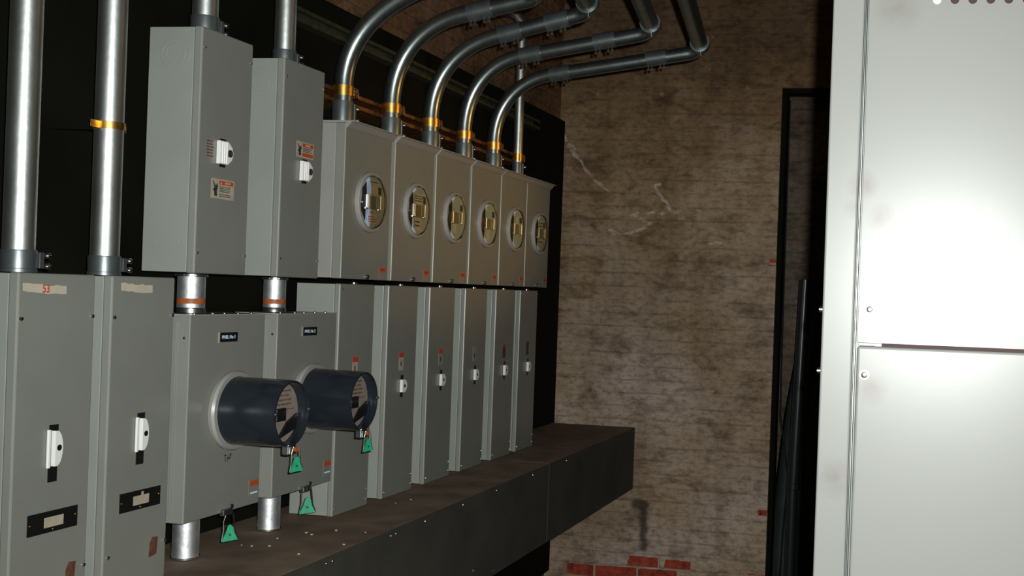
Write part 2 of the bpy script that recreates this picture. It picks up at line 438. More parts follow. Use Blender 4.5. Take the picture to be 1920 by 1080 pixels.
def screw_z(p, r=.005, h=.004, mat=SCREW, parent=None, name='screw'):
    return MB().lathe(Vector(p), (0, 0, 1), [(r, -.0012), (r, h*.35), (r*.8, h*.8), (r*.35, h), (0, h)], 14).build(name, mat, parent)
for y in (2.575, 2.605, 2.915, 2.945, 3.13, 3.405, 3.69, 4.05, 4.45):
    screw_x((TXF-ox, y-oy, .837-oz), .0038, .003, SCREW, tr)
for y, z in ((3.508, .613), (3.687, .572), (2.9, .575)):
    screw_x((TXF-ox, y-oy, z-oz), .005, .003, ORNG if y < 3.6 else SCREW, tr)

# ------------------------------------------------------------------ boxes
def enclosure(parent, wd, h, mat=GREY, cov=COVER_SHADED, lip=.021, d=DEP, name='enclosure'):
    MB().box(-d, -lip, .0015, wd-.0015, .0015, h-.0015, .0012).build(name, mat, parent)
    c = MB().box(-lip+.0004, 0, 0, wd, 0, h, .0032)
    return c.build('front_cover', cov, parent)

def tall_handle(parent, y, z, s=1.0):
    """chrome bar and half-round lever in a black slot; s scales height"""
    h = .036*s
    MB().box(0, .0012, y-.010, y+.013, z-h*1.75, z+h*1.22).build('slot', BLACK, parent)
    o = MB(); o.box(.001, .006, y-.017, y-.010, z-h, z+h, .0015); o.build('handle_bar', WHITEP, parent)
    pts = [(y-.004, z-h*.92)]
    for i in range(13):
        a = -PI/2 + PI*i/12; pts.append((y+.000+.0155*math.cos(a), z+h*.92*math.sin(a)))
    pts.append((y-.004, z+h*.92))
    L_ = MB().prism_x(pts, .001, .010).build('lever', WHITEP, parent)
    MB().cyl((.0095, y+.006, z+.001), (.0106, y+.006, z+.001), .0058, n=18).build('keyhole', BLACK, L_)

def d_handle(parent, y, z, r=.020):
    MB().box(0, .0012, y-.009, y+.009, z-r*1.75, z+r*1.65).build('slot', BLACK, parent)
    pts = [(y-r*.62, z-r*.95), (y-r*.2, z-r)]
    for i in range(11):
        a = -PI/2 + PI*i/10; pts.append((y+r*.05+r*.95*math.cos(a), z+r*math.sin(a)))
    pts += [(y-r*.2, z+r), (y-r*.62, z+r*.95)]
    L_ = MB().prism_x(pts, .001, .010).build('lever', WHITEP, parent)
    MB().box(.0095, .0108, y-.002, y+.008, z-.0045, z+.0045, .001).build('keyhole', BLACK, L_)
    MB().box(.0095, .0120, y-r*.38, y-r*.28, z-r*.85, z+r*.85).build('rib', GREYL, L_)

def wide_handle(parent, y, z, hh, w0=.030):
    MB().box(0, .0014, y-.010, y+.012, z-hh*1.15, z+hh*1.15).build('slot', BLACK, parent)
    pts = [(y-w0*.75, z-hh*.93), (y+w0*.25, z-hh*.93), (y+w0*.75, z-hh*.5), (y+w0*.9, z-hh*.1), (y+w0*.9, z+hh*.1), (y+w0*.75, z+hh*.5), (y+w0*.25, z+hh*.93), (y-w0*.75, z+hh*.93)]
    L_ = MB().prism_x(pts, .001, .011).build('lever', WHITEP, parent)
    for k in (-.5, -.22, .05):
        MB().box(.0105, .0135, y+w0*k-.0013, y+w0*k+.0013, z-hh*.85, z+hh*.85).build('rib', WHITEP, L_)
    MB().lathe((.011, y+w0*.42, z), (1, 0, 0), [(.0085, 0), (.0085, .003), (.0055, .003), (.0055, .0005), (0, .0005)], 20).build('keyhole', INK, L_)

def bars(mb, y0, y1, z0, z1, n, x, mi, seed=0, frac=.5):
    rr = random.Random(seed); p = (z1-z0)/n
    for i in range(n):
        z = z0 + p*(i+.5); y = y0
        e = y1 - rr.random()*(y1-y0)*.25
        while y < e:
            l = min(e-y, .004+rr.random()*.010)
            mb.box(x, x+.0002, y, y+l, z-p*frac/2, z+p*frac/2, mi=mi); y += l+.0016

def danger_label(parent, y0, y1, z0, z1, double=False):
    g = MB(); g.box(0, .0006, y0, y1, z0, z1)
    W, H = y1-y0, z1-z0; x = .0006
    # raised hand and lightning figure
    hx = y0+W*.04; hz = z0+H*.12
    g.prism_x([(hx+W*.10, hz), (hx+W*.22, hz+H*.02), (hx+W*.20, hz+H*.22), (hx+W*.24, hz+H*.52), (hx+W*.19, hz+H*.66), (hx+W*.15, hz+H*.5), (hx+W*.11, hz+H*.64), (hx+W*.09, hz+H*.42), (hx+W*.02, hz+H*.3), (hx+W*.08, hz+H*.26)], x, x+.0002, 1)
    g.prism_x([(hx, hz+H*.72), (hx+W*.07, hz+H*.6), (hx+W*.05, hz+H*.58), (hx+W*.11, hz+H*.42), (hx+W*.09, hz+H*.57), (hx+W*.11, hz+H*.6), (hx+W*.04, hz+H*.74)], x, x+.0002, 1)
    lx = y0+W*.34
    if double:
        g.box(x, x+.0003, lx, y1-W*.04, z0+H*.70, z0+H*.93, mi=2); g.box(x, x+.0003, lx, y1-W*.04, z0+H*.10, z0+H*.32, mi=2)
        bars(g, lx+.002, y1-W*.08, z0+H*.36, z0+H*.66, 3, x, 1, 4)
        l = g.build('warning_label', [TAN, INK, ORNG], parent)
        text('lettering', 'DANGER', H*.21, (x+.0006, (lx+y1-W*.04)/2, z0+H*.815), TAN, l, .62)
    else:
        g.box(x, x+.0003, lx, y1-W*.05, z0+H*.72, z0+H*.93, mi=2)
        g.prism_x([(lx+.003, z0+H*.75), (lx+.011, z0+H*.75), (lx+.007, z0+H*.9)], x+.0003, x+.0005, 0)
        bars(g, lx+.001, y1-W*.09, z0+H*.34, z0+H*.66, 4, x, 1, 5, .42); bars(g, lx+.001, y1-W*.05, z0+H*.09, z0+H*.27, 2, x, 1, 6, .42)
        l = g.build('warning_label', [TAN, INK, ORNG], parent)
        text('lettering', 'DANGER', H*.17, (x+.0006, (lx+y1)/2+.003, z0+H*.825), TAN, l, .68)
    return l

def strip_tape(parent, y0, y1, z0, z1, seed):
    rr = random.Random(seed); g = MB(); n = 9
    top = [(y0+(y1-y0)*i/n, z1+rr.uniform(-.0015, .0015)+(.004*(1-i/n)**2)) for i in range(n+1)]
    bot = [(y0+(y1-y0)*i/n+.001, z0+rr.uniform(-.001, .001)+(.004*(1-i/n)**2)) for i in range(n+1)]
    g.prism_x(top[::-1] + bot, 0, .0006)
    return g.build('tape_strip', TAPE, parent)

# tall disconnects A, B
def tall_box(y0, label, A):
    t = empty('disconnect_switch', (XF, y0, .856), label, 'switch box', 'tall disconnect switches at the far left')
    wd, h = .197, .644
    enclosure(t, wd, h)
    z = -.858+.856
    tall_handle(t, .097 if A else .099, .318)
    y1 = .040 if A else .043
    n = MB().box(0, .0016, y1, y1+.128, .161, .201, .0004).build('nameplate', BLACK, t)
    MB().box(.0014, .0022, y1+.041, y1+.090, .171, .190).build('rating_tag', TAN, n)
    for yy, zz in ((y1+.006, .181), (y1+.122, .184), (y1+.064, .166)):
        screw_x((.0016, yy, zz), .0022, .0015, GOLD, n, 'pin')
    if not A: MB().box(.0014, .0024, y1+.066, y1+.072, .188, .197).build('tab', TAN, n)
    tp = strip_tape(t, .010 if A else .026, .118 if A else .122, .606 if A else .611, .622 if A else .627, 3 if A else 8)
    if A: text('lettering', '53', .021, (.0012, .066, .6150), REDM, tp, .9)
    g = MB().prism_x([(.141, .052), (.166, .056), (.169, .092), (.150, .094), (.143, .080)], 0, .0006); g.build('rating_sticker', BROWNL, t)
    for yy, zz in ((.008, .561), (.190, .564), (.014, .078), (.190, .080)): screw_x((0, yy, zz), .0045, .004, SCREW, t)
    return t
tall_box(1.845, 'tall grey disconnect switch box, leftmost, with tape marked 53 in red', True)
tall_box(2.090, 'tall grey disconnect switch box with unmarked tape strip, second from the left', False)

# upper switch boxes 1, 2
def upper_box(y0, first):
    t = empty('disconnect_switch', (XF, y0, 1.512), 'upper grey switch box nearest the camera with danger label below its white handle' if first else
              'upper grey switch box with danger label above its white handle', 'switch box', 'upper pair of switch boxes')
    wd, h = .198, .548
    enclosure(t, wd, h)
    for yy, zz in ((.010, .503), (.190, .503), (.008, .046), (.190, .046)): screw_x((0, yy, zz), .0035, .0035, SCREW, t)
    # embossed knockout ring and stamped marks on the near side
    g = MB().lathe((-.066, .0008, .487), (0, -1, 0), [(.036, -.001), (.036, .0006), (.034, .0010), (.032, .0006), (.032, -.001)], 40)
    g.lathe((-.066, .0008, .487), (0, -1, 0), [(.025, -.001), (.025, .0006), (.0235, .0010), (.022, .0006), (.022, -.001)], 36)
    g.build('knockout', GREY, t)
    for i, xx in enumerate((-.112, -.104, -.072, -.045, -.033)):
        MB().box(xx, xx+.0028, .0004, .0020, .066, .075 if i % 2 else .071).build('stamped_mark', GREY, t)
    if first:
        wide_handle(t, .088, .277, .028)
        g = MB(); bars(g, .030, .057, .262, .302, 6, 0, 0, 11, .5); g.build('faded_print', BROWNL, t)
        danger_label(t, .051, .139, .172, .217)
    else:
        danger_label(t, .068, .152, .309, .350, True)
        wide_handle(t, .108, .275, .027)
    return t
upper_box(2.352, True); upper_box(2.689, False)

# meter cabinets 1, 2 with long black meters
def seal(loc, label, yaw=0, k=1.0):
    t = empty('seal_tag', loc, label, 'seal', 'green plastic seals')
    t.rotation_euler = (0, 0, yaw)
    t.scale = (k, k, k)
    MB().prism_x([(-.018, -.030), (.018, -.026), (.010, -.010), (.007, .004), (.001, .010), (-.004, .008), (-.009, -.008)], -.003, .003).build('tag_plate', GREEN, t)
    MB().tube([(0, -.009, .034), (.0005, -.014, .018), (0, -.0135, -.002), (0, -.0175, -.028)], .0016, 8).build('wire', CHROME, t)
    MB().tube([(0, .007, .034), (.0005, .009, .016), (0, .0115, -.006), (0, .0185, -.026)], .0016, 8).build('wire', CHROME, t)
    MB().cyl((.003, 0, -.014), (.0036, 0, -.014), .0028, n=14).build('stamp', INK, t)
    return t

def meter_cabinet(y0, first):
    t = empty('meter_cabinet', (XF, y0, .957), ('lower grey meter cabinet nearest the camera with long black barrel meter over a nipple' if first else
              'second grey meter cabinet with black barrel meter, beside the row of narrow switches'), 'meter cabinet', 'cabinets with black barrel meters')
    wd, h = .297, .461
    MB().box(-DEP, -.046, .003, wd-.003, .002, h-.002, .0012).build('enclosure', GREY, t)
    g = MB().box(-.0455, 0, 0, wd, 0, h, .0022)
    g.box(-.036, -.030, -.0032, .0004, .02, h-.012, .0006); g.build('front_cover', COVER_SHADED, t)
    g = MB().box(-.118, .001, .001, wd-.001, h-.0015, h+.0025, .001); g.build('top_lip', HOODM, t)
    # screw heads along the top lip and on the side flange
    for i, yy in enumerate((.03, .10, .145, .20, .255)): screw_z((-.012, yy, h+.003), .0035, .0035, SCREW, t)
    o = MB().lathe((-.014, .001, .411), (0, -1, 0), [(.0035, -.001), (.0035, .001), (.002, .0028), (0, .0028)], 14); o.build('screw', SCREW, t)
    # label
    zl = .410 if first else .4155; yl = .109 if first else .119
    n = MB().box(0, .0016, yl, yl+.072, zl-.011, zl+.011, .0003).build('nameplate', BLACK, t)
    MB().box(.0012, .0022, yl-.005, yl+.0005, zl-.012, zl+.012).build('plate_edge', TAN, n)
    text('lettering', 'PNEL No 1' if first else 'PNEL No 2', .0115, (.0019, yl+.036, zl), PAPER, n, 1.0)
    # bottom edge label and hasp
    g = MB().box(0, .0006, .252, .294, .018 if not first else .022, .060); g.box(.0006, .0009, .254, .292, .045, .058, mi=1); g.box(.0006, .0009, .258, .288, .026, .030, mi=2)
    g.build('rating_sticker', [COVER_SHADED, ORNG, PAPER], t)
    MB().box(-.002, .010, .138, .172, -.006, .008, .002).cyl((.010, .165, .013), (.013, .165, .013), .006, n=16).build('hasp', GALVD, t)
    if first:
        g = MB()
        for (a, c, d, e) in ((.145, .155, .133, .135), (.149, .151, .118, .135), (.157, .159, .118, .130), (.159, .170, .124, .127), (.163, .165, .122, .134), (.168, .172, .128, .136)):
            g.box(0, .0004, a, c, d, e)
        g.build('pen_mark', INK, t)
        MB().box(0, .0004, .172, .178, .131, .135).build('pen_mark', REDM, t)
    # meter
    yc, zc = .167, .238
    mt = MB().lathe((0, yc, zc), (1, 0, 0), [(.080, 0), (.092, .001), (.0935, .010), (.090, .016), (.081, .017), (.080, .017)], 64).build('meter_ring', GREYL, t)
    B = MB().lathe((0, yc, zc), (1, 0, 0), [(.0795, -.004), (.0785, .10), (.0775, .150), (.076, .156), (.0725, .157), (.0715, .154), (.0715, .126), (0, .126)], 72)
    mb = B.build('meter', BARREL, t)
    # meter face inside
    f = MB().cyl((.1265, yc, zc), (.129, yc, zc), .0705, n=48).build('meter_face', FACEP, mb)
    g = MB(); bars(g, yc-.042, yc+.045, zc+.014, zc+.056, 4, .129, 0, 21, .3); g.box(.129, .1294, yc-.05, yc+.05, zc+.006, zc+.008, mi=0); g.build('print', BROWNL, f)
    MB().box(.129, .138, yc-.034, yc+.006, zc-.018, zc+.012, .002).build('register_window', BLACK, f)
    MB().prism_x([(yc-.02, zc-.06), (yc+.056, zc-.04), (yc+.062, zc-.005), (yc+.02, zc-.022)], .129, .135).build('counter', BLACK, f)
    for s in (-1, 1):
        MB().lathe((.157, yc+s*.072, zc+.004), (1, 0, 0), [(.0035, -.002), (.0038, .002), (.002, .004), (0, .0045)], 14).build('screw', SCREW, mb)
    g = MB().box(.140, .158, yc-.014, yc+.020, zc-.096, zc-.074, .003); g.cyl((.158, yc+.010, zc-.084), (.166, yc+.010, zc-.084), .006, n=16, mi=1)
    g.build('lock_tab', [GALVD, BAND], mb)
    return t
meter_cabinet(2.345, True); meter_cabinet(2.699, False)
seal((XF+.010, 2.508, .918), 'green plastic seal hanging on wires from bottom of nearest meter cabinet', -.8, 1.0)
seal((XF+.010, 2.857, .925), 'green plastic seal against pale side of narrow switch, under second meter cabinet', -.95, 1.12)
seal((XF+.166, 2.520, 1.086), 'green plastic seal hanging from front end of nearest black barrel meter', -.45, .92)
seal((XF+.166, 2.875, 1.088), 'green plastic seal hanging from front end of farther black barrel meter', -.45, .85)

# six meter sockets
ORD = ['first', 'second', 'third', 'fourth', 'fifth', 'sixth']
def socket_proto():
    t = empty('meter_socket', (XF, 3.010, 1.515), '', 'meter socket', 'row of six round-window meter sockets')
    wd, h = .284, .436
    MB().box(-DEP, -.030, .0015, wd-.0015, .0015, h-.004, .0012).build('enclosure', GREYL, t)
    MB().box(-.0295, 0, 0, wd, 0, h-.004, .0022).build('front_cover', COVER_SHADED, t)
    g = MB().prism_y([(-DEP-.0005, h-.004), (.0005, h-.004), (.0005, h-.020), (.006, h-.016), (.018, h-.001), (.026, h-.002), (.026, h+.0015), (-DEP-.0005, h+.0015)], -.001, wd+.001)
    g.build('rain_hood', HOODM, t)
    yc, zc = .152, .224
    MB().lathe((0, yc, zc), (1, 0, 0), [(.088, -.0005), (.0880, .009), (.085, .0125), (.080, .0135), (.0772, .0125), (.0772, .0030), (.0772, .001)], 56).build('window_ring', GREYL, t)
    s = MB().cyl((.0005, yc, zc), (.0022, yc, zc), .0765, n=48).build('socket_interior', INNER, t)
    s.location = (.0075, 0, 0)
    x = .0022
    MB().prism_x([(yc-.072, zc-.022), (yc-.046, zc-.055), (yc-.040, zc+.02), (yc-.044, zc+.056), (yc-.064, zc+.036)], x, x+.002).build('slot', BLACK, s)
    MB().box(x, x+.003, yc-.024, yc+.018, zc-.020, zc+.018, .001).build('terminal_block', GREYL, s)
    MB().box(x, x+.002, yc+.028, yc+.05, zc+.024, zc+.046, .0005).build('slot', GALVD, s)
    for dy in (-.046, .030):
        MB().cyl((x+.0015, yc+dy+.008, zc-.019), (x+.0015, yc+dy+.008, zc+.019), .0065, n=28).build('jaw', CHROMEJ, s)
        MB().box(x, x+.005, yc+dy-.004, yc+dy+.012, zc-.023, zc-.016, .001).build('jaw_clip', SCREW, s)
    MB().lathe((.0165, yc, zc), (1, 0, 0), [(.0770, -.004), (.074, .002), (.050, .0045), (0, .0055)], 40).build('glass_cover', GLASS, t)
    g = MB().box(0, .0005, .228, .272, .002, .040); g.box(.0005, .0008, .230, .270, .024, .038, mi=1); bars(g, .236, .262, .027, .035, 1, .0008, 2, 3, .5)
    g.build('rating_sticker', [FACEP, ORNG, BROWNL], t)
    MB().cyl((-.004, .150, .008), (.006, .150, .008), .007, n=16).build('hasp', GALVD, t)
    MB().lathe((0, .257, .222), (1, 0, 0), [(.0022, 0), (.002, .002), (0, .0025)], 12).build('screw', SCREW, t)
    return t
SK = ['nearest round-window meter socket, its window full of white papers, right of the upper switch boxes',
      'second nearest round-window meter socket, with a white paper label high in its window',
      'third round-window meter socket from the camera, bare window, no papers',
      'fourth round-window meter socket from the camera, small paper low in its window',
      'fifth round-window meter socket from the camera, next to last of the row',
      'farthest round-window meter socket, at the end of the row by the brick wall']
protos = socket_proto(); SY = [3.010, 3.318, 3.620, 3.922, 4.218, 4.506]
socks = [protos]
for i in range(1, 6):
    c = copy_tree(protos); c.location = (XF, SY[i], 1.515); socks.append(c)
socks[5].scale = (1, 1, 1)
yc, zc = .152, .224; x = .0026
for i, t in enumerate(socks):
    t['label'] = SK[i]
    s = [o for o in bpy.data.objects if o.parent == t and o.name.startswith('socket_interior')][0]
    def paper(y0, y1, z0, z1, n, sd, mi=INK):
        g = MB().box(x, x+.0006, yc+y0, yc+y1, zc+z0, zc+z1); 
        if n: bars(g, yc+y0+.004, yc+y1-.003, zc+z0+.003, zc+z1-.003, n, x+.0006, 1, sd, .4)
        g.build('paper_label', [PAPER, mi], s)
    if i == 0:
        paper(-.026, .040, .052, .064, 1, 1); paper(-.018, .026, .024, .050, 0, 2); paper(-.030, .028, -.062, -.036, 3, 3, REDM); paper(-.022, .012, -.036, -.022, 2, 4)
    elif i == 1:
        paper(-.030, .044, .024, .052, 3, 5); paper(-.020, .020, .020, .024, 0, 2); paper(-.024, .024, -.056, -.026, 2, 6); paper(-.034, .036, -.064, -.056, 0, 6)
    elif i == 3: paper(-.026, .006, -.060, -.024, 0, 7)
    elif i == 5: paper(-.030, .030, -.045, -.026, 1, 8); paper(-.02, .02, .02, .05, 2, 9)
    elif i == 4: paper(-.02, .01, .02, .048, 0, 9)
    elif i == 2: paper(-.03, .0, -.052, -.022, 0, 9)

# six lower switches
def low_proto():
    t = empty('disconnect_switch', (XF, 3.010, .855), '', 'switch box', 'row of six narrow switch boxes standing on the trough')
    wd, h = .206, .646
    enclosure(t, wd, h, GREY, COVER_SHADED, .018)
    d_handle(t, .108, .336)
    for yy, zz in ((.010, .632), (.198, .632), (.012, .020), (.196, .020), (.196, .05)): screw_x((0, yy, zz), .0030, .003, GALVD if zz > .1 else SCREW, t)
    g = MB(); g.cyl((-.012, .10, h-.001), (-.012, .10, h+.0045), .009, n=16); g.build('top_button', GALVD, t)
    return t
lowp = low_proto(); LY = [3.010, 3.308, 3.606, 3.905, 4.203, 4.470]
LL = ['narrow grey switch box on the trough, nearest of six, half hidden by black barrel meters',
      'narrow grey switch box on the trough, second nearest, with red-topped label above its handle',
      'narrow grey switch box on the trough, third from the camera',
      'narrow grey switch box on the trough, fourth from the camera, its label dull and grey',
      'narrow grey switch box on the trough, fifth from the camera, with orange-brown label above handle',
      'narrow grey switch box on the trough, farthest, at the end nearest the brick wall']
for i in range(6):
    t = lowp if i == 0 else copy_tree(lowp)
    t.location = (XF, LY[i], .855); t['label'] = LL[i]
for i in range(6):
    t = [o for o in bpy.data.objects if o.name.startswith('disconnect_switch') and o.get('label') == LL[i]][0]
    top, body = [(REDM, TAN), (REDM, TAN), (REDM, GREYL), (GREYL, GREYL), (BAND, BROWNL), (BROWNL, BROWNL)][i]
    g = MB().box(0, .0005, .085, .116, .384, .428); g.box(0, .0007, .084, .117, .424, .438, mi=1); g.box(.0005, .0007, .096, .103, .398, .412, mi=2)
    g.build('warning_label', [body, top, INK], t)

# ------------------------------------------------------------------ pipes
def connector(parent, o, y, z0, z1, r, x=-1.665, split=True):
    """set-screw connector standing on a box, in parent-local coordinates o = parent's location"""
    p = Vector((x, y, 0)) - Vector((o[0], o[1], 0)); zz0, zz1 = z0-o[2], z1-o[2]
    c = MB().lathe((p.x, p.y, 0), (0, 0, 1), [(r*.9, zz0), (r*1.16, zz0), (r*1.16, zz0+.006), (r*1.10, zz0+.007), (r*1.13, zz1-.003), (r*1.11, zz1), (r*1.0, zz1)], 40)
    if split: c.box(p.x+r*.55, p.x+r*.95, p.y+r*.85, p.y+r*1.25, zz0+.008, zz1-.003, .001)
    c = c.build('connector', CAST, parent)
    for k in (.3, .78):
        z = zz0 + (zz1-zz0)*k
        q = Vector((p.x+r*.70, p.y+r*1.15, z))
        MB().cyl(q, q+Vector((.003, .011, 0)), .0035, n=12).cyl(q+Vector((.003, .011, 0)), q+Vector((.004, .018, 0)), .0062, n=14).build('screw', SCREW, c)
    return c

def straight_conduit(y, x, z0, zc, z1, r, label):
    o = (x, y, z0)
    t = empty('conduit', o, label, 'pipe', 'straight galvanised conduits rising from the boxes')
    MB().cyl((0, 0, zc-z0-.004), (0, 0, z1-z0), r, n=48, cap=True).build('pipe', GALV, t)
    connector(t, o, y, z0, zc, r, x)
    return t
straight_conduit(1.917, -1.665, 1.5005, 1.542, 3.19, .0275, 'leftmost thick galvanised pipe, rising from the leftmost tall switch box')
straight_conduit(2.148, -1.665, 1.5005, 1.540, 3.19, .0275, 'thick galvanised pipe with gold strap, rising from the second tall switch box')
straight_conduit(2.455, -1.665, 2.0605, 2.104, 3.19, .028, 'galvanised pipe rising from the upper switch box nearest the camera')
straight_conduit(2.800, -1.668, 2.0605, 2.100, 3.19, .026, 'galvanised pipe on the farther upper switch box, partly in shadow')
# its second coupling near the frame top
cp = [o for o in bpy.data.objects if o.get('label', '').startswith('galvanised pipe on the farther')][0]
c2 = MB().lathe((0, 0, 0), (0, 0, 1), [(.026, .199), (.029, .199), (.029, .250), (.026, .250)], 36).build('coupling', CAST, cp)
for k in (.208, .228): MB().cyl((.018, .026, k), (.021, .040, k), .005, n=12).build('screw', SCREW, c2)

def clamp(x, y, z, r, label, h=.029, ext=1, rail=-1.708):
    t = empty('pipe_clamp', (x, y, z), label, 'clamp', 'gold clamps around the conduits')
    MB().lathe((0, 0, 0), (0, 0, 1), [(r+.0003, -h/2), (r+.0028, -h/2), (r+.0028, h/2), (r+.0003, h/2), (r+.0003, -h/2)], 44).build('band', GOLD, t)
    if ext:
        e = MB().box(r*.62, r*.62+.003, r*.72, r+.028, -h/2, h/2, .001)
        e.box(r*.62-.012, r*.62-.009, r*.72, r+.028, -h/2, h/2, .001)
        e = e.build('ear', GOLD, t)
        for dz in (-.0065, .0065):
            for dy in (.000, .010):
                MB().lathe((r*.62+.003, r+.004+dy, dz), (1, 0, 0), [(.0046, -.001), (.0046, .0025), (.003, .0045), (0, .0048)], 12).build('screw', GOLD if dy else CHROME, e)
        MB().tube([(r*.62-.008, r+.019, .011), (r*.62, r+.033, .006), (r*.62, r+.033, -.011)], .0013, 8).build('hook', SCREW, e)
    else:
        MB().box(-.134, -r-.003, -.008, .008, -h/2, h/2).build('standoff', BLACKW, t)
        for s in (-1, 1):
            MB().box(-.003, .0, s*(r+.0135)-.012, s*(r+.0135)+.012, -h/2, h/2, .001).build('ear', GOLD, t)
    return t
clamp(-1.665, 2.148, 1.806, .0275, 'thin gold strap around the second pipe from the left', .015, 0)

# six bent conduits from the meter sockets
def curve_pts(base, X, Y, z0, xr, zr, xe, ze, n=18):
    """vertical at X from z0, quarter bend towards +x, then a gently rising run to (xe, ze)"""
    d = Vector((xe-xr, ze-zr)).normalized()      # run direction in (x,z)
    pts = []
    # bend: cubic Bezier from (X, zs) vertical to (xr, zr) along d
    zs = 2.065
    P0 = Vector((X, zs)); P3 = Vector((xr, zr)); P1 = P0 + Vector((0, .165)); P2 = P3 - d*.115
    pts.append(Vector((X, z0)))
    for i in range(n+1):
        u = i/n; q = P0*(1-u)**3 + P1*3*u*(1-u)**2 + P2*3*u*u*(1-u) + P3*u**3; pts.append(q)
    return pts, d
CY = [3.115, 3.420, 3.712, 4.003, 4.295, 4.570]
RX = -1.668
CL = ['nearest bent conduit, rising from the nearest meter socket and cut off above',
      'second bent conduit with one screwed coupling near the top of the photo',
      'third bent conduit, turning back at an elbow just at the top of the photo',
      'fourth bent conduit, turning back at the second elbow from the right',
      'lowest and farthest bent conduit, reaching the rightmost elbow in front of the brick wall']
XR = [-1.425, -1.45, -1.45, -1.46, -1.445]
ZR = [2.350, 2.342, 2.342, 2.338, 2.328]
XE = [-1.28, -1.20, -1.125, -.985, -.868]
ZE = [2.405, 2.395, 2.420, 2.422, 2.418]
COUP = [[], [-1.385], [-1.395, -1.235], [-1.425, -1.155], [-1.41, -1.035]]
RC = .0255
for k in range(5):
    Y = CY[k]; o = Vector((RX, Y, 1.9525))
    t = empty('conduit', o, CL[k], 'pipe', 'bent galvanised conduits from the meter sockets')
    p2, d = curve_pts(None, RX, Y, 2.02, XR[k], ZR[k], XE[k], ZE[k])
    pts = [Vector((q.x, Y, q.y)) for q in p2]
    # run then elbow that turns towards the camera (-Y)
    e0 = Vector((XE[k]-.045, Y, ZE[k]-.010)); corner = Vector((XE[k], Y, ZE[k])); dirn = Vector((.10, -1, .085)).normalized()
    pts.append(e0); bend = []
    e1 = corner + Vector((.0, 0, .012)) + dirn*.05
    for i in range(1, 11):
        u = i/10; bend.append(e0*(1-u)**2 + corner*2*u*(1-u) + e1*u*u)
    run = MB().tube([q-o for q in pts], RC, 32).build('pipe', GALVD, t)
    MB().tube([q-o for q in [pts[-1]] + bend], RC*1.0, 32).build('elbow', GALVD, t)
    bk = MB().tube([e1-o, e1+dirn*(2.4)-o], RC*1.2, 32).build('return_pipe', GALVD, t)
    rg = MB().tube([e1-dirn*.018-o, e1+dirn*.016-o], RC*1.42, 36).build('coupling', CAST, t)
    for s in (.0, .012):
        q = e1+dirn*(-.004+s)+Vector((.004, 0, -RC*1.24))-o
        MB().cyl(q, q+Vector((.003, -.002, -.012)), .0048, n=12).build('screw', SCREW, rg)
    connector(t, o, Y, 1.9525, 2.022, .0265, RX)
    for cx in COUP[k]:
        f = (cx-XR[k])/(XE[k]-XR[k]); cz = ZR[k] + (ZE[k]-ZR[k])*f
        if f < 0:
            best = min(pts, key=lambda q: abs(q.x-cx) + (9 if q.z < 2.2 else 0)); cz = best.z
        c = Vector((cx, Y, cz)); D = Vector((d.x, 0, d.y))
        if f < .05: D = Vector((.06, 0, .018)).normalized()
        a, b_ = c-D*.040-o, c+D*.040-o
        m = MB().tube([a, b_], RC*1.13, 36).build('coupling', CAST, t)
        MB().tube([c-D*.001-o, c+D*.001-o], RC*1.18, 36).build('rim', CAST, m)
        for s in (-.030, -.016, .016, .030):
            q = c+D*s+Vector((0, -.006, -RC*1.10))-o
            MB().cyl(q, q+Vector((0, -.002, -.010)), .0035, n=10).cyl(q+Vector((0, -.002, -.010)), q+Vector((0, -.003, -.015)), .0055, n=12).build('screw', SCREW, m)
    clamp(RX, Y, 2.052, .0262, ['gold clamp on the nearest bent conduit above the meter sockets', 'gold clamp on the second bent conduit from the camera', 'gold clamp on the third bent conduit from the camera',
          'gold clamp on the fourth bent conduit from the camera', 'gold clamp on the fifth, lowest bent conduit'][k])
# sixth: straight up, then set back to the wall
o = Vector((RX-.002, CY[5], 1.9525))
t = empty('conduit', o, 'thin vertical conduit behind the bent ones, rising from the farthest meter socket', 'pipe', 'straight galvanised conduits rising from the boxes')
MB().tube([(0, 0, .066), (0, 0, .60), (-.006, 0, .64), (-.024, 0, .67), (-.06, 0, .685), (-.20, 0, .688)], .0185, 28).build('pipe', GALV, t)
connector(t, o, CY[5], 1.9525, 2.022, .0195, RX-.002)
clamp(RX-.002, CY[5], 2.042, .0192, 'gold clamp on the farthest, straight vertical conduit')

# nipples
def nipple(y, z0, z1, r, label, ring=True):
    t = empty('conduit_nipple', (-1.667, y, z0), label, 'pipe', 'short galvanised nipples between boxes')
    h = z1-z0
    MB().cyl((0, 0, .001), (0, 0, h-.001), r, n=44).build('pipe', GALVR, t)
    g = MB().lathe((0, 0, 0), (0, 0, 1), [(r*.9, h-.0065), (r*1.16, h-.0065), (r*1.16, h-.0005), (r*.9, h-.0005)], 44) if ring else MB().lathe((0, 0, 0), (0, 0, 1), [(r*.9, .0005), (r*1.12, .0005), (r*1.12, .005), (r*.9, .005)], 44)
    g.build('locknut', GALVD if ring else SCREW, t)
    if ring:
        MB().lathe((0, 0, 0), (0, 0, 1), [(r*1.005, .021), (r*1.03, .021), (r*1.03, .033), (r*1.005, .033), (r*1.005, .021)], 44).build('ring', BAND, t)
        MB().lathe((0, 0, 0), (0, 0, 1), [(r, .0005), (r*1.05, .0005), (r*1.05, .010), (r, .012)], 44).build('collar', GALVD, t)
        for a in (-2.4, -1.5, -.7, .1):
            q = Vector((math.cos(a)*r*1.16, math.sin(a)*r*1.16, h-.0035)); MB().lathe(q, (math.cos(a), math.sin(a), 0), [(.0022, -.001), (.0022, .001), (0, .002)], 8).build('screw', SCREW, t)
    return t
nipple(2.443, 1.4215, 1.511, .0300, 'short nipple with rust-red ring above the nearest meter cabinet')
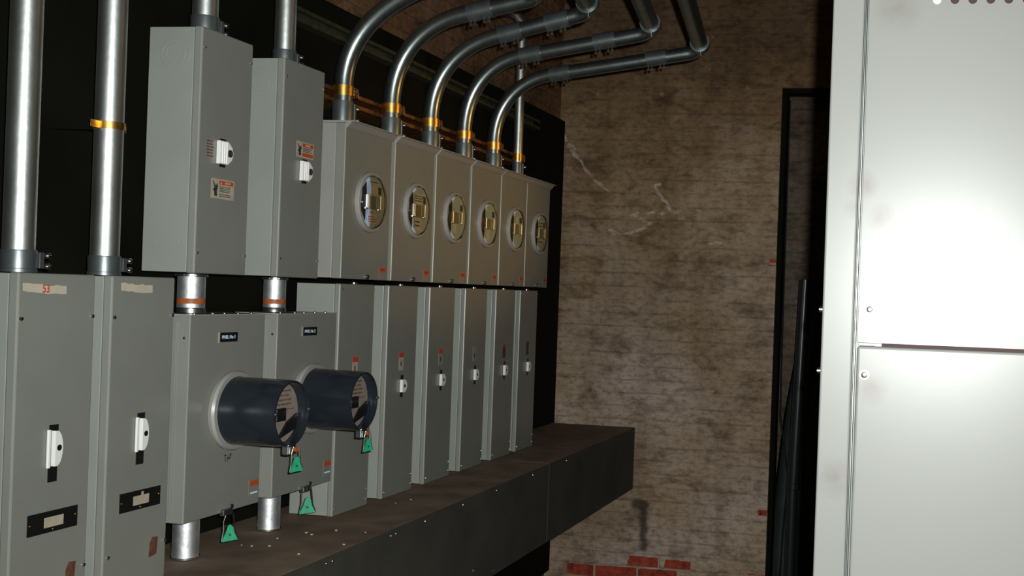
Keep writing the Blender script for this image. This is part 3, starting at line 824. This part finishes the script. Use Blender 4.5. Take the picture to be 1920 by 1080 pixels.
nipple(2.792, 1.4215, 1.511, .0275, 'short nipple with rust-red ring above the second meter cabinet')
nipple(2.455, .8555, .9565, .0290, 'bare short nipple between trough and nearest meter cabinet', False)
nipple(2.803, .8555, .9565, .0275, 'bare short nipple between trough and second meter cabinet', False)

# plaster crumbs on the trough
for i, (x, y) in enumerate(((-1.623, 2.612), (-1.594, 2.609), (-1.587, 2.711), (-1.555, 2.794), (-1.531, 2.778), (-1.4, 2.698), (-1.533, 3.263), (-1.50, 2.845), (-1.556, 2.623), (-1.447, 2.568), (-1.42, 2.85), (-1.516, 3.328))):
    r = random.uniform(.0025, .0045); g = MB()
    bmesh.ops.create_icosphere(g.bm, subdivisions=1, radius=r)
    for v in g.bm.verts: v.co *= random.uniform(.7, 1.25); v.co.z *= .6
    q = g.build('plaster_crumb', CRUMB); q.location = (x, y, .8548+r*.5)
    tag(q, 'tiny pale plaster crumb lying on the brown dusty trough top', 'crumb', 'plaster crumbs on the trough')

# ------------------------------------------------------------------ things in the doorway
# dark plastic pipe with a joint
t = empty('drain_pipe', (-.622, 5.66, 0), 'dark plastic pipe with a joint standing in the doorway beside the pale cabinet', 'pipe')
MB().cyl((.008, 0, .001), (.008, 0, .60), .026, n=28).build('pipe', PVC, t)
MB().cyl((.010, 0, .60), (.035, 0, 1.60), .030, n=28).build('pipe', PVC, t)
MB().lathe((.010, 0, .585), (0, 0, 1), [(.026, 0), (.034, .004), (.034, .028), (.031, .031)], 28).build('joint', PVC, t)
# dark sheet draped from the lintel side, widening to the floor
g = MB(); rows = 26; cols = 46
left = lambda z: -.58 if z > 1.7 else (-.58-.12*(1.7-z)/.78 if z > .92 else -.70-.045*min(1, (.92-z)/.5))
vv = []
for i in range(rows+1):
    z = .004 + 2.1*i/rows; row = []
    for j in range(cols+1):
        u = j/cols; x0 = left(z); x = x0 + (.1-x0)*u
        y = 5.935 - .05*(1-z/2.1) + .016*math.sin(u*31+z*1.4)*(1-.3*z/2.1) + .01*math.sin(u*73+z*3)
        if u < .05: y += .04*(1-u/.05)
        row.append(g.bm.verts.new((x, y, z)))
    vv.append(row)
for i in range(rows):
    for j in range(cols):
        f = g.bm.faces.new((vv[i][j], vv[i][j+1], vv[i+1][j+1], vv[i+1][j])); f.smooth = True
so = g.build('tarpaulin', TARP, None, 80)
sm = so.modifiers.new('thick', 'SOLIDIFY'); sm.thickness = .004
tag(so, 'dark sheet hanging in folds in the doorway behind the pale cabinet', 'sheet')
c = MB().tube([(-.715, 5.84, 2.50), (-.712, 5.82, 1.9), (-.707, 5.80, 1.299), (-.700, 5.78, .92), (-.668, 5.76, .76), (-.645, 5.74, .62), (-.66, 5.72, .354), (-.67, 5.72, .01)], .004, 8).build('cable', BLACK)
tag(c, 'thin black cable hanging down the edge of the dark doorway', 'cable')

# ------------------------------------------------------------------ pale cabinet on the right
CYF = 2.0
t = empty('electrical_cabinet', (.4, 2.3, 0), 'large pale grey metal cabinet filling the right side of the photo', 'cabinet')
def CX(x): return x-.4
def CYY(y): return y-2.3
g = MB(); x0, x1 = -.177, 1.0
g.box(CX(x0), CX(x1), CYY(2.020), CYY(2.62), 0, 2.75)           # carcass
g.build('carcass', PALE, t)
g = MB(); g.box(CX(x0), CX(-.1235), CYY(2.0), CYY(2.0195), 0.001, 2.749, .0035, seg=3); g.build('corner_post', PALE, t)
g = MB(); g.box(CX(.94), CX(x1), CYY(2.0), CYY(2.0195), 0.001, 2.749, .0035, seg=3); g.build('corner_post', PALE, t)
g = MB(); g.box(CX(-.1215), CX(-.1185), CYY(2.004), CYY(2.0195), 0.001, 2.749, .001); g.build('reveal_strip', GALVD, t)
def door(z0, z1, holes=None):
    g = MB()
    if not holes: 
        g.box(CX(-.1155), CX(.938), CYY(2.0), CYY(2.0195), z0, z1, .0045, seg=3)
        return g.build('door_panel', PALE, t)
    zh, r, xs = holes
    # panel with a row of punched round holes near zh
    bm = g.bm; xl, xr = CX(-.1155), CX(.938); n = 24
    y0 = CYY(2.0); y1 = CYY(2.0195)
    pitch = xs[1]-xs[0]; za, zb = zh-pitch/2, zh+pitch/2
    g.box(xl, xr, y0, y1, z0, za, 0); g.box(xl, xr, y0, y1, zb, z1, 0)
    g.box(xl, CX(xs[0]-pitch/2), y0, y1, za, zb); g.box(CX(xs[-1]+pitch/2), xr, y0, y1, za, zb)
    for xh in xs:
        cxh = CX(xh); Cc = []; Ss = []
        for yy in (y0, y1):
            ci = []; sq = []
            for k in range(n):
                a = 2*PI*k/n + PI/4; c_, s_ = math.cos(a), math.sin(a); mxx = max(abs(c_), abs(s_))
                ci.append(bm.verts.new((cxh+r*c_, yy, zh+r*s_))); sq.append(bm.verts.new((cxh+pitch/2*c_/mxx, yy, zh+pitch/2*s_/mxx)))
            for k in range(n):
                k2 = (k+1) % n; bm.faces.new((ci[k], ci[k2], sq[k2], sq[k]))
            Cc.append(ci)
        for k in range(n):
            k2 = (k+1) % n; f = bm.faces.new((Cc[0][k], Cc[0][k2], Cc[1][k2], Cc[1][k])); f.smooth = True
    bmesh.ops.remove_doubles(bm, verts=bm.verts[:], dist=1e-5)
    return g.build('door_panel', PALE, t)
dl = door(.06, 1.4265); du = door(1.4325, 2.70, (2.0125, .0072, [-.003+.0293*i for i in range(14)]))
MB().box(CX(-.075), CX(.938), CYY(2.012), CYY(2.0196), 1.4262, 1.4328).build('gap_seal', SEALM, t)
MB().box(CX(-.113), CX(-.086), CYY(1.998), CYY(2.004), 1.4280, 1.4315, .001).build('latch_tongue', WHITEP, t)
MB().box(CX(-.09), CX(.9), CYY(2.0195), CYY(2.0199), 1.98, 2.05).build('vent_backing', SEALM, t)
MB().lathe((CX(-.003), CYY(2.004), 2.0125), (0, -1, 0), [(.0070, -.004), (.0070, .002), (.005, .0045), (0, .0055)], 24).build('vent_plug', WHITEP, t)
for xx, zz in ((-.097, 1.489), (-.102, 1.378)):
    MB().lathe((CX(xx), CYY(2.0), zz), (0, -1, 0), [(.0085, -.001), (.0085, .001), (.0055, .001), (.0055, .004), (.003, .005), (0, .005)], 24).build('screw', SCREW, t)
for zz in (1.486, 1.381):
    MB().cyl((CX(x0)+.001, CYY(2.012), zz), (CX(x0)-.006, CYY(2.012), zz), .0055, n=16).build('bolt', SCREW, t)

# ------------------------------------------------------------------ camera
cam = bpy.data.cameras.new('camera'); co = bpy.data.objects.new('camera', cam); C.objects.link(co)
f, px, rho, PX, PY = 2200., 1350., .036, 1740., 572.
th = math.atan((PX-px)/math.cos(rho)/f); py = PY-math.tan(rho)*(PX-px)
a = Vector((math.cos(th), math.sin(th), 0)); up = Vector((0, 0, 1)); F = Vector((-math.sin(th), math.cos(th), 0))
R = math.cos(rho)*a + math.sin(rho)*up; U = -math.sin(rho)*a + math.cos(rho)*up
M = Matrix((R, U, -F)).transposed().to_4x4(); M.translation = Vector((0, 0, 1.5))
co.matrix_world = M
cam.sensor_fit = 'HORIZONTAL'; cam.sensor_width = 36; cam.lens = f*36/1920
cam.shift_x = -(px-960)/1920; cam.shift_y = (py-540)/1920
cam.clip_start = .02
S.camera = co

# ------------------------------------------------------------------ light
def spot(name, loc, target, power, size, blend, rad, col):
    l = bpy.data.lights.new(name, 'SPOT'); l.energy = power; l.spot_size = math.radians(size); l.spot_blend = blend
    l.shadow_soft_size = rad; l.color = col
    o = bpy.data.objects.new(name, l); C.objects.link(o); o.location = loc
    o.rotation_euler = (Vector(target)-Vector(loc)).to_track_quat('-Z', 'Y').to_euler(); return o
spot('camera_flash', (.05, .0, 1.548), (.05-.50, 2.0, 1.46), 365, 96, 1.0, .014, (.97, 1.0, .98))
l = bpy.data.lights.new('warm_bulb', 'POINT'); l.energy = 3; l.color = (1, .60, .26); l.shadow_soft_size = .05
o = bpy.data.objects.new('warm_bulb', l); C.objects.link(o); o.location = (.75, 3.6, 2.75)
o = spot('warm_fill_spot', (1.25, 4.4, 1.95), (-1.6, 3.9, 1.84), 100, 23, 1.0, .06, (1, .54, .16)); o.scale = (1.9, 1, 1)  # unseen fill spot, added to warm the upper box fronts
W = bpy.data.worlds.new('dark'); S.world = W; W.use_nodes = True
W.node_tree.nodes['Background'].inputs[0].default_value = (.5, .5, .45, 1); W.node_tree.nodes['Background'].inputs[1].default_value = .002

S.view_settings.view_transform = 'Standard'; S.view_settings.look = 'None'; S.view_settings.gamma = 1
S.view_settings.exposure = 0.0; S.view_settings.use_curve_mapping = False
